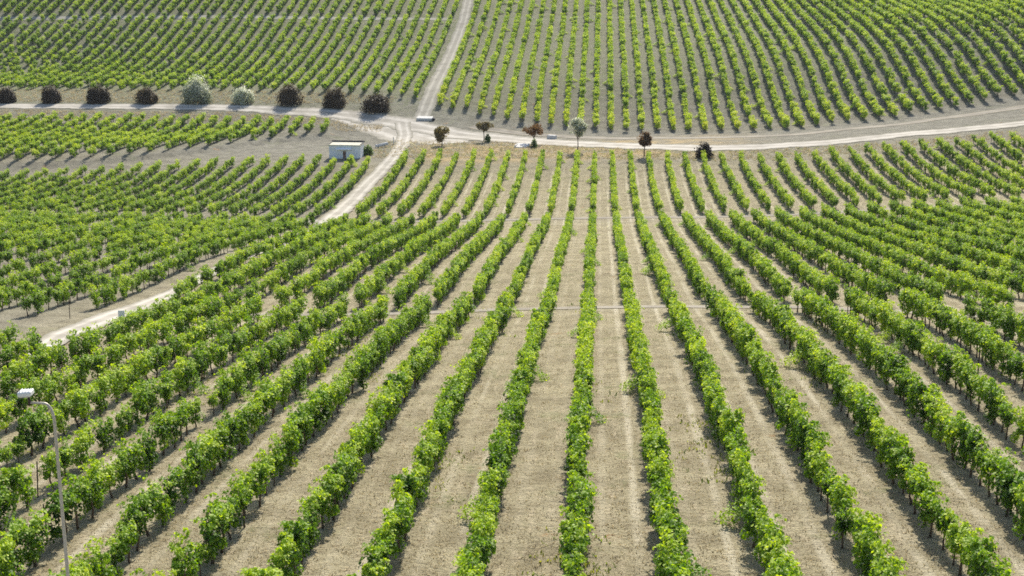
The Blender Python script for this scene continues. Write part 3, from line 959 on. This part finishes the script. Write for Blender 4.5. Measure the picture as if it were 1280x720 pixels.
# ------------------------------------------------------------------ street lamp
def lamp():
    x, y = -8.74, 22.19
    z = gz(x, y)
    arm = -7.97 - z
    top = arm + .185
    t = thing("street_lamp", "slim grey street lamp with bent arm in the lower left corner", "street lamp", (x, y, z), R(3.5))
    g = Geo()
    pts = [(0, 0, -.1), (0, 0, 1.3), (0, 0, 1.34), (0, 0, arm - .34)]
    rad = [.052, .050, .034, .027]
    for i in range(1, 8):
        a = i / 7 * math.pi / 2
        pts.append((-.15 * (1 - math.cos(a)), 0, arm - .34 + .34 * math.sin(a)))
        rad.append(.027 - .0008 * i)
    pts.append((-.41, 0, arm + .012)); rad.append(.019)
    g.tube(pts, rad, 10)
    link("pole", g.mesh("pole", M['steel']), t)
    g = Geo(); g.tube([(0, 0, -.02), (0, 0, .03)], [.15, .15], 12)
    link("base_plate", g.mesh("base_plate", M['steel']), t)
    hx = -.445
    rot = Matrix.Rotation(R(-5), 4, 'Y')
    g = Geo(); g.tube([(-.40, 0, arm - .03), (-.40, 0, top - .05)], [.026, .026], 8)
    link("bracket", g.mesh("bracket", M['rust']), t)
    g = Geo(); g.box((hx, 0, top), (.235, .20, .09), bev=.02, rot=rot)
    for q in range(4):
        g.box((hx - .075 + q * .050, 0, top + .049), (.012, .15, .02), rot=rot)
    head = link("lamp_head", g.mesh("lamp_head", M['lamp_shell']), t)
    g = Geo(); g.box((hx - .003, 0, top - .052), (.18, .15, .018), bev=.004, rot=rot)
    link("lens", g.mesh("lens", M['lamp_glass']), head)
lamp()

# ------------------------------------------------------------------ dry grass, clods and weeds on the ground
def tufts(name, xs_, ys_, mat, hmin, hmax, blades, spread, seed, width, tint, lean=.7):
    rs = np.random.default_rng(seed)
    n = len(xs_)
    zz = ground_z(xs_, ys_)
    base = np.repeat(np.stack([xs_, ys_, zz], 1), blades, 0)
    m = n * blades
    base[:, :2] += rs.normal(0, spread, (m, 2))
    h = rs.uniform(hmin, hmax, m)
    a = rs.uniform(0, 2 * math.pi, m)
    dirn = np.stack([np.cos(a), np.sin(a)], 1)
    ln = rs.uniform(.2, 1.2, m) * lean
    w = rs.uniform(.6, 1.3, m) * width
    perp = np.stack([-dirn[:, 1], dirn[:, 0], np.zeros(m)], 1) * w[:, None] / 2
    d3 = np.concatenate([dirn * (h * ln)[:, None], h[:, None]], 1)
    mid = base + d3 * np.array([.45, .45, .6])
    tip = base + d3
    base = base - np.array([0, 0, .02])
    v = np.stack([base - perp, base + perp, mid + perp * .9, mid - perp * .9, tip], 1).reshape(-1, 3)
    o5 = (np.arange(m) * 5)[:, None]
    f = np.concatenate([o5 + 0, o5 + 1, o5 + 2, o5 + 3, o5 + 3, o5 + 2, o5 + 4], 1).ravel()
    t = np.repeat(np.clip(rs.normal(tint, .22, n), 0, 1), blades)
    me = mesh_np(name, v, f, np.tile([4, 3], m), mat, tint=np.repeat(t, 2))
    return link(name, me)

def scatter(n, x0, x1, y0, y1, seed, keepf=None):
    rs = np.random.default_rng(seed)
    x = rs.uniform(x0, x1, n)
    u = rs.uniform(0, 1, n)
    y = 1 / (1 / y1 + u * (1 / y0 - 1 / y1))       # denser towards the camera
    z = ground_z(x, y)
    a, b_, c = pix(x, y, z)
    ok = (a > -20) & (a < 1300) & (b_ > -10) & (b_ < 740)
    if keepf is not None:
        ok &= keepf(x, y, rs)
    return x[ok], y[ok]

def between_rows(x, y, rs):
    fr = np.abs(((x / S) % 1.0) - 0.5)
    return rs.uniform(0, 1, len(x)) < np.where(fr < .12, .9, np.where(fr < .25, .45, .8))

gx_, gy_ = scatter(60000, -28, 24, 28, 130, 71, between_rows)
tag(tufts("dry_grass", gx_, gy_, M['straw'], .012, .06, 4, .10, 72, .024, .5, 2.2), "straw coloured dry grass and litter on the soil between the rows", "dry grass", None, 'stuff')

def weed_place(x, y, rs):
    fr = np.abs(((x / S + .5) % 1.0) - 0.5) * S       # distance from the nearest row
    n = np.sin(x * .7 + 1.3) * np.sin(y * .23 + .5) + np.sin(x * .31 - y * .11) * .6
    return (rs.uniform(0, 1, len(x)) < np.exp(-fr / .35)) & (n > .75)
wx_, wy_ = scatter(42000, -28, 40, 28, 160, 73, weed_place)
vx_, vy_ = scatter(9000, -34, 40, 188, 236, 74, lambda x, y, rs: (y > lin(MAIN_TOP, x) + .5) & (y < np.interp(x, [-30, -15, 2, 16, 40], [225, 221, 210, 202.5, 202.5])) & (rs.uniform(0, 1, len(x)) < .6))
tag(tufts("weeds", np.concatenate([wx_, vx_]), np.concatenate([wy_, vy_]), M['weed'], .03, .15, 6, .16, 75, .05, .7, 1.6), "yellowish green weeds under the vines and on the road verge", "weeds", None, 'stuff')

hx_, hy_ = scatter(9000, -34, 60, 190, 236, 78, lambda x, y, rs: (y > lin(MAIN_TOP, x) + .5) & (y < np.interp(x, [-30, -15, 2, 16, 40, 60], [225, 222.5, 209.8, 202, 202, 205])))
bx_, by_ = scatter(9000, -115, -36, 230, 262, 79, lambda x, y, rs: ((y > 249.5) & (y < lin(FL_BASE, x) - .3)) | ((y < np.interp(x, [-110, -63, -48, -40], [243.2, 244.0, 240.2, 236.5])) & (y > lin(A_TOP, x) + .3)))
tag(tufts("verge_grass", np.concatenate([hx_, bx_]), np.concatenate([hy_, by_]), M['straw'], .08, .34, 6, .16, 80, .06, .35, .9), "dry straw coloured grass on the verges of the valley road", "dry grass", None, 'stuff')

# ------------------------------------------------------------------ the air of the valley
def haze():
    m = bpy.data.materials.new("valley_air"); m.use_nodes = True
    nt = m.node_tree; nt.nodes.clear()
    out = nt.nodes.new("ShaderNodeOutputMaterial")
    v = nt.nodes.new("ShaderNodeVolumePrincipled")
    v.inputs['Color'].default_value = (0.86, 0.92, 1.0, 1)
    v.inputs['Density'].default_value = 0.00007
    v.inputs['Anisotropy'].default_value = 0.2
    nt.links.new(v.outputs[0], out.inputs['Volume'])
    g = Geo()
    g.box((-10, 280, -2), (900, 720, 76))
    me = g.mesh("haze", m)
    return tag(link("haze", me), kind='stuff')
haze()
